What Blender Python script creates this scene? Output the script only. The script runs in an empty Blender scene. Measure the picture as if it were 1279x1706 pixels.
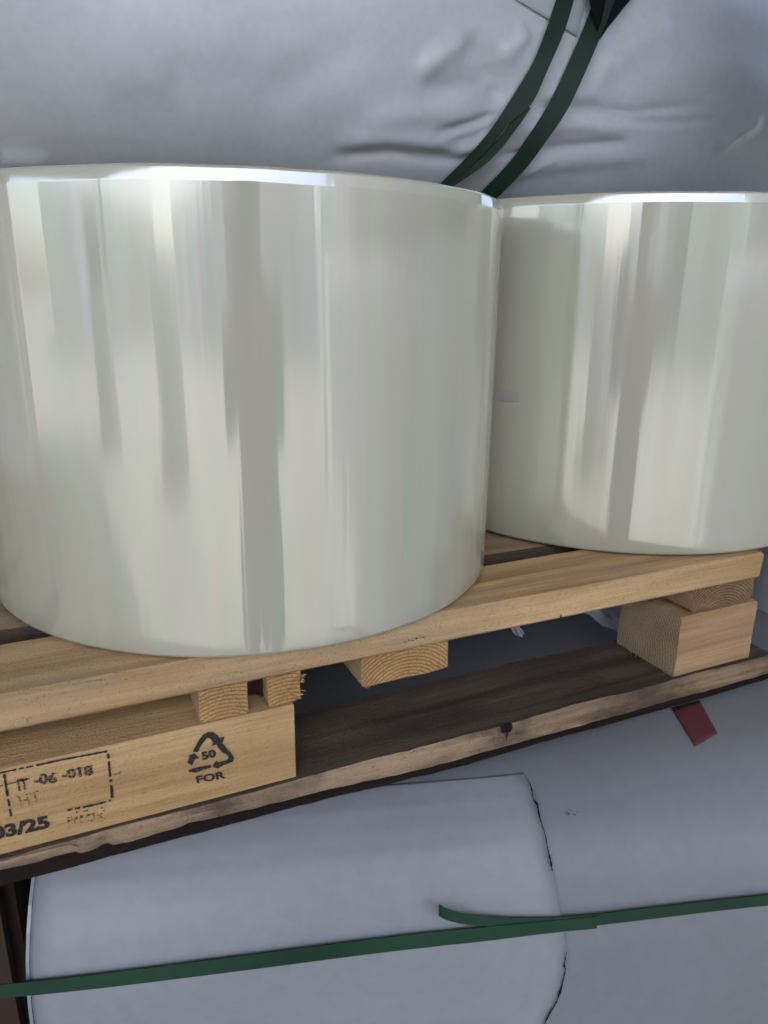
import bpy, bmesh, math, random
import numpy as np
from mathutils import Vector, Matrix, noise
random.seed(7)
R = math.radians
scn = bpy.context.scene
col = scn.collection

# ------------------------------------------------------------------ camera
CP = Vector((-0.64417, -0.57151, 0.44215))
YAW, PITCH, ROLL, F = -0.42786, 0.29457, 0.01125, 1226.83      # F in pixels of the 1279 x 1706 photograph
PW, PH = 1279.0, 1706.0
_f = Vector((-math.sin(YAW)*math.cos(PITCH), math.cos(YAW)*math.cos(PITCH), -math.sin(PITCH)))
_r = Vector((math.cos(YAW), math.sin(YAW), 0)); _u = _r.cross(_f)
RIGHT = _r*math.cos(ROLL) + _u*math.sin(ROLL)
UP = -_r*math.sin(ROLL) + _u*math.cos(ROLL)
FWD = _f
cam = bpy.data.cameras.new('camera'); camo = bpy.data.objects.new('camera', cam); col.objects.link(camo)
m3 = Matrix((RIGHT, UP, -FWD)).transposed()
camo.matrix_world = Matrix.Translation(CP) @ m3.to_4x4()
cam.sensor_fit = 'VERTICAL'; cam.sensor_height = 24.0; cam.lens = F/PH*24.0
cam.clip_start = 0.02; cam.clip_end = 500
scn.camera = camo
scn.render.resolution_x = 768; scn.render.resolution_y = 1024

# ------------------------------------------------------------------ sky, sun, exposure
SUN_EL, SUN_AZ = R(60), R(-150)         # azimuth from +Y, negative = to the left; the canopy keeps it off the goods
w = bpy.data.worlds.new('World'); scn.world = w; w.use_nodes = True
nt = w.node_tree; bg = nt.nodes['Background']; sk = nt.nodes.new('ShaderNodeTexSky')
sk.sky_type = 'NISHITA'; sk.sun_disc = False; sk.sun_elevation = SUN_EL; sk.sun_rotation = SUN_AZ
sk.air_density = 1.0; sk.dust_density = 4.0; sk.ozone_density = 1.0
nt.links.new(sk.outputs[0], bg.inputs[0]); bg.inputs[1].default_value = 0.13
sl = bpy.data.lights.new('sun', 'SUN'); sl.energy = 2.0; sl.angle = R(0.6); sl.color = (1, .95, .88)
so = bpy.data.objects.new('sun', sl); col.objects.link(so)
sd = Vector((math.sin(SUN_AZ)*math.cos(SUN_EL), math.cos(SUN_AZ)*math.cos(SUN_EL), math.sin(SUN_EL)))
so.rotation_euler = sd.to_track_quat('Z', 'Y').to_euler(); so.location = sd*30
scn.view_settings.view_transform = 'Standard'; scn.view_settings.look = 'None'
scn.view_settings.exposure = 2.35; scn.view_settings.gamma = 1

# ------------------------------------------------------------------ helpers
def ray(px, py):
    return (FWD + RIGHT*((px-639.5)/F) - UP*((py-853.0)/F)).normalized()
def on_plane(px, py, p, n):
    d = ray(px, py); t = (Vector(p)-CP).dot(n)/d.dot(n); return CP + d*t
def on_y(px, py, y=0.0): return on_plane(px, py, (0, y, 0), Vector((0, 1, 0)))
def on_z(px, py, z): return on_plane(px, py, (0, 0, z), Vector((0, 0, 1)))

def empty(name, loc, label, cat, group=None):
    o = bpy.data.objects.new(name, None); col.objects.link(o); o.location = loc
    o.empty_display_size = .05
    o['label'] = label; o['category'] = cat
    if group: o['group'] = group
    return o
def mesh_obj(name, verts, faces, mats, parent=None, mi=None, smooth=False, loc=None):
    me = bpy.data.meshes.new(name)
    loc = Vector(loc) if loc is not None else Vector((0, 0, 0))
    base = Vector(parent.matrix_basis.translation) if parent else Vector((0, 0, 0))
    if parent and parent.parent: base += parent.parent.matrix_basis.translation
    me.from_pydata([tuple(Vector(v)-loc) for v in verts], [], faces)
    for m in (mats if isinstance(mats, (list, tuple)) else [mats]): me.materials.append(m)
    if mi is not None: me.polygons.foreach_set('material_index', mi)
    if smooth: me.polygons.foreach_set('use_smooth', [True]*len(me.polygons))
    me.update()
    o = bpy.data.objects.new(name, me); col.objects.link(o); o.location = loc - base
    if parent: o.parent = parent
    return o
def tag(o, label, cat, group=None):
    o['label'] = label; o['category'] = cat
    if group: o['group'] = group
    return o
def structure(o): o['kind'] = 'structure'; return o

class MB:
    def __init__(s): s.v = []; s.f = []; s.mi = []
    def add(s, v, f, m=0):
        b = len(s.v); s.v += [Vector(a) for a in v]; s.f += [tuple(b+i for i in q) for q in f]; s.mi += [m]*len(f)
    def box(s, a, b, m=0):
        x0, y0, z0 = a; x1, y1, z1 = b
        s.add([(x0,y0,z0),(x1,y0,z0),(x1,y1,z0),(x0,y1,z0),(x0,y0,z1),(x1,y0,z1),(x1,y1,z1),(x0,y1,z1)],
              [(0,3,2,1),(4,5,6,7),(0,1,5,4),(1,2,6,5),(2,3,7,6),(3,0,4,7)], m)
    def tube(s, p, rad, n=10, m=0):
        p = [Vector(q) for q in p]; rings = []
        for i, q in enumerate(p):
            d = (p[min(i+1, len(p)-1)]-p[max(i-1, 0)]).normalized()
            a = d.orthogonal().normalized(); b = d.cross(a)
            rr = rad[i] if isinstance(rad, (list, tuple)) else rad
            rings.append([q+a*math.cos(t*2*math.pi/n)*rr+b*math.sin(t*2*math.pi/n)*rr for t in range(n)])
        v = [x for r_ in rings for x in r_]; f = []
        for i in range(len(p)-1):
            for k in range(n):
                f.append((i*n+k, i*n+(k+1) % n, (i+1)*n+(k+1) % n, (i+1)*n+k))
        f.append(tuple(reversed(range(n)))); f.append(tuple(range((len(p)-1)*n, len(p)*n)))
        s.add(v, f, m)
    def build(s, name, mats, parent=None, smooth=False, loc=None):
        return mesh_obj(name, s.v, s.f, mats, parent, s.mi, smooth, loc)

# ------------------------------------------------------------------ materials
def mat(name):
    m = bpy.data.materials.new(name); m.use_nodes = True
    return m, m.node_tree, m.node_tree.nodes, m.node_tree.links, m.node_tree.nodes['Principled BSDF']
def N(nt, t, **kw):
    n = nt.nodes.new(t)
    for k, v in kw.items():
        if k in n.inputs: n.inputs[k].default_value = v
        else: setattr(n, k, v)
    return n
def ramp(nt, stops):
    n = nt.nodes.new('ShaderNodeValToRGB'); e = n.color_ramp.elements
    while len(e) < len(stops): e.new(.5)
    for i, (p, c) in enumerate(stops):
        e[i].position = p; e[i].color = (*c, 1) if len(c) == 3 else c
    return n
def mix(nt, blend, fac, a, b):
    n = nt.nodes.new('ShaderNodeMix'); n.data_type = 'RGBA'; n.blend_type = blend
    for s, v in ((n.inputs[0], fac), (n.inputs[6], a), (n.inputs[7], b)):
        if isinstance(v, bpy.types.NodeSocket): nt.links.new(v, s)
        else: s.default_value = (*v, 1) if isinstance(v, tuple) and len(v) == 3 else v
    return n.outputs[2]
def plain(name, c, rough=.6, spec=.5, metal=0):
    m, nt, ns, lk, b = mat(name)
    tc = N(nt, 'ShaderNodeTexCoord'); nz = N(nt, 'ShaderNodeTexNoise', Scale=6.0, Detail=6.0)
    lk.new(tc.outputs['Object'], nz.inputs['Vector'])
    rp = ramp(nt, [(.3, tuple(x*.82 for x in c)), (.7, tuple(min(1, x*1.12) for x in c))])
    lk.new(nz.outputs['Fac'], rp.inputs[0]); lk.new(rp.outputs[0], b.inputs['Base Color'])
    b.inputs['Roughness'].default_value = rough; b.inputs['Specular IOR Level'].default_value = spec
    b.inputs['Metallic'].default_value = metal
    return m

def wood(name, axis, light, dark, grey=(.30, .27, .22), dirt=.25, ring=55, fuzz=.35, lo=.42, hi=.72):
    """sawn timber; axis = the direction the grain runs along"""
    m, nt, ns, lk, b = mat(name)
    tc = N(nt, 'ShaderNodeTexCoord'); oi = N(nt, 'ShaderNodeObjectInfo')
    off = N(nt, 'ShaderNodeVectorMath', operation='MULTIPLY_ADD'); off.inputs[1].default_value = (1, 1, 1)
    comb = N(nt, 'ShaderNodeCombineXYZ'); mul = N(nt, 'ShaderNodeMath', operation='MULTIPLY'); mul.inputs[1].default_value = 7
    lk.new(oi.outputs['Random'], mul.inputs[0])
    for i in range(3): lk.new(mul.outputs[0], comb.inputs[i])
    lk.new(tc.outputs['Object'], off.inputs[0]); lk.new(comb.outputs[0], off.inputs[2])
    def mp(along, across):
        q = N(nt, 'ShaderNodeMapping'); s = [across]*3; s[axis] = along
        q.inputs['Scale'].default_value = s; lk.new(off.outputs[0], q.inputs[0]); return q.outputs[0]
    fibre = N(nt, 'ShaderNodeTexNoise', Scale=1.0, Detail=9.0, Roughness=.65); lk.new(mp(9, 330), fibre.inputs['Vector'])
    band = N(nt, 'ShaderNodeTexNoise', Scale=1.0, Detail=3.0, Roughness=.5, Distortion=.4); lk.new(mp(2.2, ring), band.inputs['Vector'])
    patch = N(nt, 'ShaderNodeTexNoise', Scale=1.0, Detail=5.0, Roughness=.6); lk.new(mp(7, 14), patch.inputs['Vector'])
    speck = N(nt, 'ShaderNodeTexNoise', Scale=420.0, Detail=2.0); lk.new(off.outputs[0], speck.inputs['Vector'])
    r1 = ramp(nt, [(.36, dark), (.56, light), (.75, tuple(min(1, c*1.12) for c in light))]); lk.new(band.outputs['Fac'], r1.inputs[0])
    r2 = ramp(nt, [(.3, (.72, .70, .68)), (.62, (1.06, 1.06, 1.06))]); lk.new(fibre.outputs['Fac'], r2.inputs[0])
    c = mix(nt, 'MULTIPLY', .8, r1.outputs[0], r2.outputs[0])
    r3 = ramp(nt, [(lo, (0, 0, 0)), (hi, (1, 1, 1))]); lk.new(patch.outputs['Fac'], r3.inputs[0])
    mf = N(nt, 'ShaderNodeMath', operation='MULTIPLY'); mf.inputs[1].default_value = dirt; lk.new(r3.outputs[0], mf.inputs[0])
    c = mix(nt, 'MIX', mf.outputs[0], c, grey)
    r4 = ramp(nt, [(.28, (.45, .40, .36)), (.38, (1, 1, 1))]); lk.new(speck.outputs['Fac'], r4.inputs[0])
    c = mix(nt, 'MULTIPLY', fuzz, c, r4.outputs[0])
    lk.new(c, b.inputs['Base Color']); b.inputs['Roughness'].default_value = .78; b.inputs['Specular IOR Level'].default_value = .25
    ad = N(nt, 'ShaderNodeMath', operation='ADD'); lk.new(fibre.outputs['Fac'], ad.inputs[0]); lk.new(speck.outputs['Fac'], ad.inputs[1])
    saw = N(nt, 'ShaderNodeTexNoise', Scale=1.0, Detail=6.0, Roughness=.7); lk.new(mp(120, 240), saw.inputs['Vector'])
    a2 = N(nt, 'ShaderNodeMath', operation='ADD'); lk.new(ad.outputs[0], a2.inputs[0]); lk.new(saw.outputs['Fac'], a2.inputs[1]); ad = a2
    bp = N(nt, 'ShaderNodeBump', Strength=.75, Distance=.0018); lk.new(ad.outputs[0], bp.inputs['Height']); lk.new(bp.outputs[0], b.inputs['Normal'])
    return m
def endgrain(name, axis, light, dark, centre=(0, 0, -.05), scale=85):
    m, nt, ns, lk, b = mat(name)
    tc = N(nt, 'ShaderNodeTexCoord'); mp = N(nt, 'ShaderNodeMapping')
    s = [1, 1, 1]; s[axis] = .05; mp.inputs['Scale'].default_value = s
    mp.inputs['Location'].default_value = tuple(-c for c in centre); lk.new(tc.outputs['Object'], mp.inputs[0])
    wv = N(nt, 'ShaderNodeTexWave', Scale=float(scale), Distortion=1.6, Detail=2.0); wv.wave_type = 'RINGS'; wv.rings_direction = 'XYZ'[axis]
    wv.inputs['Detail Scale'].default_value = 1.2
    lk.new(mp.outputs[0], wv.inputs['Vector'])
    nz = N(nt, 'ShaderNodeTexNoise', Scale=480.0, Detail=4.0, Roughness=.7); lk.new(tc.outputs['Object'], nz.inputs['Vector'])
    big = N(nt, 'ShaderNodeTexNoise', Scale=22.0, Detail=3.0); lk.new(tc.outputs['Object'], big.inputs['Vector'])
    r1 = ramp(nt, [(.1, dark), (.55, light)]); lk.new(wv.outputs['Fac'], r1.inputs[0])
    r2 = ramp(nt, [(.34, (.5, .46, .42)), (.62, (1.1, 1.1, 1.1))]); lk.new(nz.outputs['Fac'], r2.inputs[0])
    r3 = ramp(nt, [(.3, (.75, .72, .68)), (.7, (1.08, 1.08, 1.08))]); lk.new(big.outputs['Fac'], r3.inputs[0])
    c = mix(nt, 'MULTIPLY', .75, r1.outputs[0], r2.outputs[0]); c = mix(nt, 'MULTIPLY', 1.0, c, r3.outputs[0])
    lk.new(c, b.inputs['Base Color']); b.inputs['Roughness'].default_value = .9; b.inputs['Specular IOR Level'].default_value = .15
    bp = N(nt, 'ShaderNodeBump', Strength=.8, Distance=.0015); lk.new(nz.outputs['Fac'], bp.inputs['Height']); lk.new(bp.outputs[0], b.inputs['Normal'])
    return m
def wrap(name, c, rough=.33, bump=.5, spec=.5):
    m, nt, ns, lk, b = mat(name)
    tc = N(nt, 'ShaderNodeTexCoord')
    big = N(nt, 'ShaderNodeTexNoise', Scale=2.2, Detail=4.0, Roughness=.55); lk.new(tc.outputs['Object'], big.inputs['Vector'])
    sm = N(nt, 'ShaderNodeTexNoise', Scale=70.0, Detail=5.0, Roughness=.6); lk.new(tc.outputs['Object'], sm.inputs['Vector'])
    mp = N(nt, 'ShaderNodeMapping'); mp.inputs['Scale'].default_value = (3.5, 9, 11); lk.new(tc.outputs['Object'], mp.inputs[0])
    wv = N(nt, 'ShaderNodeTexNoise', Scale=1.0, Detail=2.0, Roughness=.4, Distortion=.5); lk.new(mp.outputs[0], wv.inputs['Vector'])
    r1 = ramp(nt, [(.32, tuple(x*.86 for x in c)), (.68, tuple(x*1.08 for x in c))]); lk.new(big.outputs['Fac'], r1.inputs[0])
    r2 = ramp(nt, [(.3, (.93, .93, .93)), (.6, (1.02, 1.02, 1.02))]); lk.new(sm.outputs['Fac'], r2.inputs[0])
    lk.new(mix(nt, 'MULTIPLY', .8, r1.outputs[0], r2.outputs[0]), b.inputs['Base Color'])
    rr = N(nt, 'ShaderNodeMapRange'); rr.inputs['To Min'].default_value = rough-.07; rr.inputs['To Max'].default_value = rough+.12
    lk.new(big.outputs['Fac'], rr.inputs[0]); lk.new(rr.outputs[0], b.inputs['Roughness'])
    b.inputs['Specular IOR Level'].default_value = spec
    b1 = N(nt, 'ShaderNodeBump', Strength=bump, Distance=.012); lk.new(wv.outputs['Fac'], b1.inputs['Height'])
    b2 = N(nt, 'ShaderNodeBump', Strength=.12, Distance=.001); lk.new(sm.outputs['Fac'], b2.inputs['Height']); lk.new(b1.outputs[0], b2.inputs['Normal'])
    lk.new(b2.outputs[0], b.inputs['Normal'])
    return m
def film():
    m, nt, ns, lk, b = mat('clear_film')
    tc = N(nt, 'ShaderNodeTexCoord')
    mp = N(nt, 'ShaderNodeMapping'); mp.inputs['Scale'].default_value = (34, 34, .8); lk.new(tc.outputs['Object'], mp.inputs[0])
    st = N(nt, 'ShaderNodeTexNoise', Scale=1.0, Detail=3.0, Roughness=.5); lk.new(mp.outputs[0], st.inputs['Vector'])
    mp2 = N(nt, 'ShaderNodeMapping'); mp2.inputs['Scale'].default_value = (110, 110, .5); lk.new(tc.outputs['Object'], mp2.inputs[0])
    st2 = N(nt, 'ShaderNodeTexNoise', Scale=1.0, Detail=2.0, Roughness=.5); lk.new(mp2.outputs[0], st2.inputs['Vector'])
    r1 = ramp(nt, [(.33, (.375, .395, .295)), (.45, (.42, .39, .32)), (.55, (.395, .41, .305)), (.68, (.435, .41, .325))]); lk.new(st.outputs['Fac'], r1.inputs[0])  # pink and green sheen of the film painted into its base colour
    lk.new(r1.outputs[0], b.inputs['Base Color'])
    b.inputs['Roughness'].default_value = .10; b.inputs['IOR'].default_value = 2.5
    b.inputs['Anisotropic'].default_value = .88; b.inputs['Anisotropic Rotation'].default_value = .25
    tg = N(nt, 'ShaderNodeTangent', direction_type='RADIAL', axis='Z'); lk.new(tg.outputs[0], b.inputs['Tangent'])
    b.inputs['Coat Weight'].default_value = .16; b.inputs['Coat Roughness'].default_value = .03; b.inputs['Coat IOR'].default_value = 1.6
    b1 = N(nt, 'ShaderNodeBump', Strength=.40, Distance=.0016); lk.new(st.outputs['Fac'], b1.inputs['Height'])
    b2 = N(nt, 'ShaderNodeBump', Strength=.26, Distance=.0004); lk.new(st2.outputs['Fac'], b2.inputs['Height']); lk.new(b1.outputs[0], b2.inputs['Normal'])
    lk.new(b2.outputs[0], b.inputs['Normal']); lk.new(b1.outputs[0], b.inputs['Coat Normal'])
    return m
def ink(name, lo, hi, c=(.012, .011, .012), scale=900):
    m, nt, ns, lk, b = mat(name)
    tc = N(nt, 'ShaderNodeTexCoord'); mp = N(nt, 'ShaderNodeMapping'); mp.inputs['Scale'].default_value = (.6, 1, 1.6); lk.new(tc.outputs['Object'], mp.inputs[0])
    nz = N(nt, 'ShaderNodeTexNoise', Scale=float(scale), Detail=3.0, Roughness=.6); lk.new(mp.outputs[0], nz.inputs['Vector'])
    rp = ramp(nt, [(lo, (0, 0, 0)), (hi, (1, 1, 1))]); lk.new(nz.outputs['Fac'], rp.inputs[0])
    b.inputs['Base Color'].default_value = (*c, 1); b.inputs['Roughness'].default_value = .7
    lk.new(rp.outputs[0], b.inputs['Alpha'])
    return m
def strapmat(name, c):
    m, nt, ns, lk, b = mat(name)
    tc = N(nt, 'ShaderNodeTexCoord'); nz = N(nt, 'ShaderNodeTexNoise', Scale=260.0, Detail=3.0); lk.new(tc.outputs['Object'], nz.inputs['Vector'])
    n2 = N(nt, 'ShaderNodeTexNoise', Scale=9.0, Detail=3.0); lk.new(tc.outputs['Object'], n2.inputs['Vector'])
    rp = ramp(nt, [(.3, tuple(x*.75 for x in c)), (.7, tuple(x*1.2 for x in c))]); lk.new(n2.outputs['Fac'], rp.inputs[0])
    lk.new(rp.outputs[0], b.inputs['Base Color']); b.inputs['Roughness'].default_value = .5; b.inputs['Specular IOR Level'].default_value = .2
    bp = N(nt, 'ShaderNodeBump', Strength=.25, Distance=.0005); lk.new(nz.outputs['Fac'], bp.inputs['Height']); lk.new(bp.outputs[0], b.inputs['Normal'])
    return m

PINE, PINED = (.54, .36, .18), (.35, .21, .09)
M_DECK = wood('deck_pine', 0, PINE, PINED, (.30, .245, .175), .55, ring=48, fuzz=.6)
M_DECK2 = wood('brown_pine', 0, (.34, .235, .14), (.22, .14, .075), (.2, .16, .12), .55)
M_EDGE = wood('shaded_edge', 0, (.075, .05, .033), (.045, .03, .02), (.05, .04, .03), .5)  # dark board sides: shade in the deck gap painted into the wood
M_BLOCK = wood('block_pine', 0, (.53, .355, .17), (.41, .26, .115), (.38, .28, .15), .25, ring=38)
M_BLOCKR = wood('block_spruce', 0, (.44, .285, .15), (.32, .195, .095), (.30, .22, .14), .35, ring=60)
M_CROSS = wood('cross_pine', 1, (.46, .32, .18), (.36, .23, .12), (.3, .24, .17), .4)
M_OLD = wood('old_board', 0, (.38, .275, .175), (.22, .15, .09), (.085, .062, .045), .95, fuzz=.75, lo=.46, hi=.62)
M_OLDW = wood('weathered_shaded_board', 0, (.125, .095, .07), (.07, .052, .038), (.05, .04, .032), .8, fuzz=.6)  # weathered top face, with the shade under the deck painted in too
M_END = endgrain('sawn_end', 1, (.50, .315, .14), (.31, .17, .07))
M_ENDX = endgrain('sawn_end_side', 0, (.47, .37, .25), (.36, .26, .16), (0, .05, -.03), 75)
M_BARK = plain('bark', (.018, .012, .010), .95, .1)
M_RESIN = plain('dark_knot', (.05, .022, .025), .45, .5)
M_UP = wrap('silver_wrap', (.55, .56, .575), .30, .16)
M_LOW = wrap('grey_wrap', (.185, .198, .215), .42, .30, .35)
M_FILM = film()
M_STRAP = strapmat('green_strap', (.012, .045, .024))
M_STRAPD = strapmat('dark_green_strap', (.010, .027, .016))
M_INK = ink('stamp_ink', .30, .42)
M_INKW = ink('worn_ink', .40, .52)
M_INKV = ink('very_worn_ink', .47, .60)

# ------------------------------------------------------------------ timber
def timber(name, a, b, axis, mats, parent, bevel=.003, step=.02, jit=.0006, seed=0, caps=(1, 1), ragged=0.0, top=None, side_mi=0, sharp=None):
    """a sawn board from corner a to corner b swept along axis (0 = x, 1 = y) with a rounded, slightly uneven section"""
    a = Vector(a); b = Vector(b); L = b[axis]-a[axis]; o = 1-axis
    w0, w1, z0, z1 = a[o], b[o], a[2], b[2]; c = bevel
    sec = []
    def side(p, q, k):
        for i in range(k): sec.append((p[0]+(q[0]-p[0])*i/k, p[1]+(q[1]-p[1])*i/k))
    kw = max(2, int((w1-w0)/.02)); kz = max(2, int((z1-z0)/.015))
    side((w0+c, z0), (w1-c, z0), kw); side((w1-c, z0), (w1, z0+c), 1); side((w1, z0+c), (w1, z1-c), kz); side((w1, z1-c), (w1-c, z1), 1)
    side((w1-c, z1), (w0+c, z1), kw); side((w0+c, z1), (w0, z1-c), 1); side((w0, z1-c), (w0, z0+c), kz); side((w0, z0+c), (w0+c, z0), 1)
    n = len(sec); ns = max(2, int(L/step)); V = []; Fc = []; MI = []
    for i in range(ns+1):
        s = a[axis]+L*i/ns
        for (pw, pz) in sec:
            q = noise.noise_vector(Vector((s*9+seed*3.1, pw*30+seed, pz*30)))*jit + noise.noise_vector(Vector((s*60+seed, pw*90, pz*90)))*jit*.5
            e = 0.0
            if ragged and i in (0, ns): e = noise.noise(Vector((pw*300+seed, pz*300, i)))*ragged
            v = [0, 0, pz+q.z]; v[axis] = s+e; v[o] = pw+q.x
            V.append(Vector(v))
    for i in range(ns):
        for k in range(n):
            k2 = (k+1) % n
            f = (i*n+k, i*n+k2, (i+1)*n+k2, (i+1)*n+k)
            if axis == 0: f = tuple(reversed(f))
            Fc.append(f)
            zt = V[f[0]].z > z1-c*.6 and V[f[1]].z > z1-c*.6 and V[f[2]].z > z1-c*.6
            MI.append(top if (top is not None and zt) else side_mi)
    for e, base in ((0, 0), (1, ns*n)):
        cen = Vector((0, 0, 0)); 
        for k in range(n): cen += V[base+k]
        cen /= n; ci = len(V); V.append(cen)
        for k in range(n):
            f = (base+k, base+(k+1) % n, ci)
            if (e == 0) == (axis == 0): f = f
            else: f = tuple(reversed(f))
            Fc.append(f); MI.append(caps[e])
    ob = mesh_obj(name, V, Fc, mats, parent, MI, loc=(a+b)/2)
    bm = bmesh.new(); bm.from_mesh(ob.data); bmesh.ops.recalc_face_normals(bm, faces=bm.faces); bm.to_mesh(ob.data); bm.free()
    return ob
def splinters(name, pts, dirs, L, m, parent, n=14, rad=.0007, seed=1):
    rng = random.Random(seed); mb = MB()
    for i in range(n):
        t = rng.random(); p = pts[0].lerp(pts[1], t)
        d = Vector(dirs) + Vector((rng.uniform(-.5, .5), rng.uniform(-.4, .1), rng.uniform(-.4, .4)))
        l = L*rng.uniform(.4, 1.2); rr = rad*rng.uniform(.5, 1.4)
        mb.tube([p, p+d.normalized()*l*.6, p+d.normalized()*l+Vector((0, 0, rng.uniform(-.3, .3)*l))], [rr, rr*.7, rr*.15], 4)
    o = mb.build(name, m, parent); o['kind'] = 'stuff'; return o

TB, TT, YB, BH = .1126, .145, -.0056, .078
pal = empty('wooden_pallet', (-.45, .35, -.035), 'tan pine pallet stamped IT and FOR, carrying both shiny film rolls', 'pallet')
# top deck
XL = -1.25
yback = on_z(801, 942, TT).y
deck = timber('deck_board', (XL, YB, TB), (.1134, yback, TT), 0, [M_DECK, M_ENDX], pal, .0028, .018, .0006, 1, ragged=.002)
y = yback + .028
for i, (wd, xr) in enumerate(((.105, .105), (.095, .118), (.11, .11), (.10, .112), (.10, .115))):
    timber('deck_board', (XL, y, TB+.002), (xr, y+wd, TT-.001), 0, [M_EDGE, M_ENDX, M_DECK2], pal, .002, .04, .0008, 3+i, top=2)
    y += wd + .024
YEND = y - .024
# middle layer: boards running away from us, sawn ends in view
def cross(pxl, pyl, pxr, pyr, yf=.002, seed=0, ragged=.002, mats=None, bev=.0025, y1=None):
    x0 = on_y(pxl, pyl, yf).x; x1 = on_y(pxr, pyr, yf).x
    return timber('cross_board', (x0, yf, BH+.0008), (x1, YEND if y1 is None else y1, TB-.0006), 1, mats or [M_CROSS, M_END], pal, bev, .04, .0007, seed, ragged=ragged), x0, x1
cA, xa0, xa1 = cross(333, 1203, 414, 1188, .002, 11)
cB, xb0, xb1 = cross(447, 1184, 501, 1175, .004, 12, .004)
bk = MB()
for i in range(10):
    t = i/9; yy = .010+.03*abs(math.sin(t*3.1))
    bk.add([], [])
vv = []; ff = []
for i in range(13):
    for k in range(7):
        t = i/12; s = k/6
        q = noise.noise(Vector((t*5, s*5, 2.2)))
        vv.append((xa1-.002+(xb0-xa1+.004)*t, .016+.012*math.sin(t*math.pi)+.004*q, BH+.0035+(TB-BH-.005)*s))
for i in range(12):
    for k in range(6): ff.append((i*7+k, (i+1)*7+k, (i+1)*7+k+1, i*7+k+1))
rs = mesh_obj('rotten_knot', vv, ff, M_RESIN, pal, smooth=True); 
md = rs.modifiers.new('s', 'SOLIDIFY'); md.thickness = .006; md.offset = -1
rs['label'] = 'dark purplish rotten gap between two sawn ends'
cC, xc0, xc1 = cross(602, 1142, 745, 1108, .003, 13, .003)
cD, xd0, xd1 = cross(1149, 1017, 1252, 998, .006, 14, .003, mats=[M_CROSS, endgrain('old_end', 1, (.27, .18, .10), (.15, .095, .055))], bev=.005)
cD['label'] = 'dark weathered cross board end above the right block'
splinters('splinter', (Vector((xb1, .003, BH+.006)), Vector((xb1, .003, TB-.006))), (1, -.3, 0), .0055, M_END, cB, 9, .0008, 3)
splinters('splinter', (Vector((xc0, .003, BH+.002)), Vector((xc0+.02, .003, BH+.002))), (-1, -.2, -.15), .007, M_END, cC, 8, .0007, 4)
# blocks
XBL = -.47165
blk = timber('block', (XL, 0, 0), (XBL, .10, BH), 0, [M_BLOCK, M_ENDX], pal, .0012, .02, .00022, 21)
blk['label'] = 'long pale block with black stamped marks'
blr = timber('block', (0, 0, 0), (.1249, .099, BH), 0, [M_BLOCKR, M_ENDX], pal, .0016, .012, .0005, 22, ragged=.0012)
blr['label'] = 'short square block with fuzzy sawn side'
splinters('splinter', (Vector((-.001, .004, .003)), Vector((-.001, .09, .002))), (-1, -.4, -.2), .006, M_ENDX, blr, 18, .0005, 6)
for (x0, x1) in ((XL, XBL), (-.02, .115)):
    for y0 in (.33, YEND-.1):
        timber('block', (x0, y0, 0), (x1, y0+.1, BH), 0, [M_BLOCKR, M_ENDX], pal, .002, .06, .0005, 30+int(y0*9))
# bottom boards with bark left on the lower edge
ZB = -.030
def bottom(y0, y1, seed):
    bb = timber('bottom_board', (XL, y0, ZB), (.165, y1, -.0012), 0, [M_OLD, M_ENDX, M_OLDW], pal, .005, .012, .0022, seed, top=2)
    for v in bb.data.vertices:
        x = v.co.x+(XL+.165)/2
        if v.co.z < 0: v.co.z += taper(x)*(.5-v.co.z/.029)/1.0 if False else taper(x)
    return bb
def taper(x): return .009*max(0, min(1, (-.30-x)/.17))+.008*max(0, min(1, (-.47-x)/.28))
bb = bottom(-.007, .112, 41); bottom(.33, .43, 42); bottom(YEND-.1, YEND, 43)
vv = []; ff = []; nseg = 190
for i in range(nseg+1):
    x = XL+.01+(.155-XL)*i/nseg
    n1 = noise.noise(Vector((x*7, 1.3, 0))); n2 = noise.noise(Vector((x*38, 4.1, 0))); n3 = noise.noise(Vector((x*120, 2.1, 0)))
    tp = taper(x); up = tp+.004+.004*n1+.0015*n3; dn = -tp+.0045+.0035*n1+.002*n2
    for (yy, zz) in ((-.0055, ZB+up), (-.0085-.001*n2, ZB+up*.4+tp*.6), (-.0075+.001*n3, ZB-dn*.7), (-.004, ZB-dn), (.05, ZB-.003+tp), (.05, ZB+.001+tp)):
        vv.append((x, yy, zz))
for i in range(nseg):
    for k in range(6):
        ff.append((i*6+k, i*6+(k+1) % 6, (i+1)*6+(k+1) % 6, (i+1)*6+k))
bark = mesh_obj('bark', vv, ff, M_BARK, bb)
# dark knot on the edge of the bottom board
kp = on_y(843, 1212, -.009); kn = MB()
ring = []
for k in range(14):
    t = k/14*2*math.pi; rr = .006*(1+.4*noise.noise(Vector((k*.9, 3, 1))))
    ring.append((kp.x+rr*1.25*math.cos(t), -.0098+.001*math.sin(3*t), kp.z+rr*1.1*math.sin(t)))
kn.add(ring+[(kp.x, -.0115, kp.z)], [(k, (k+1) % 14, 14) for k in range(14)])
kn.add([(kp.x-.001, -.0105, kp.z), (kp.x+.003, -.0105, kp.z-.002), (kp.x+.001, -.0095, kp.z-.017)], [(0, 1, 2)])
kn.build('knot', M_BARK, bb)
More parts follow.
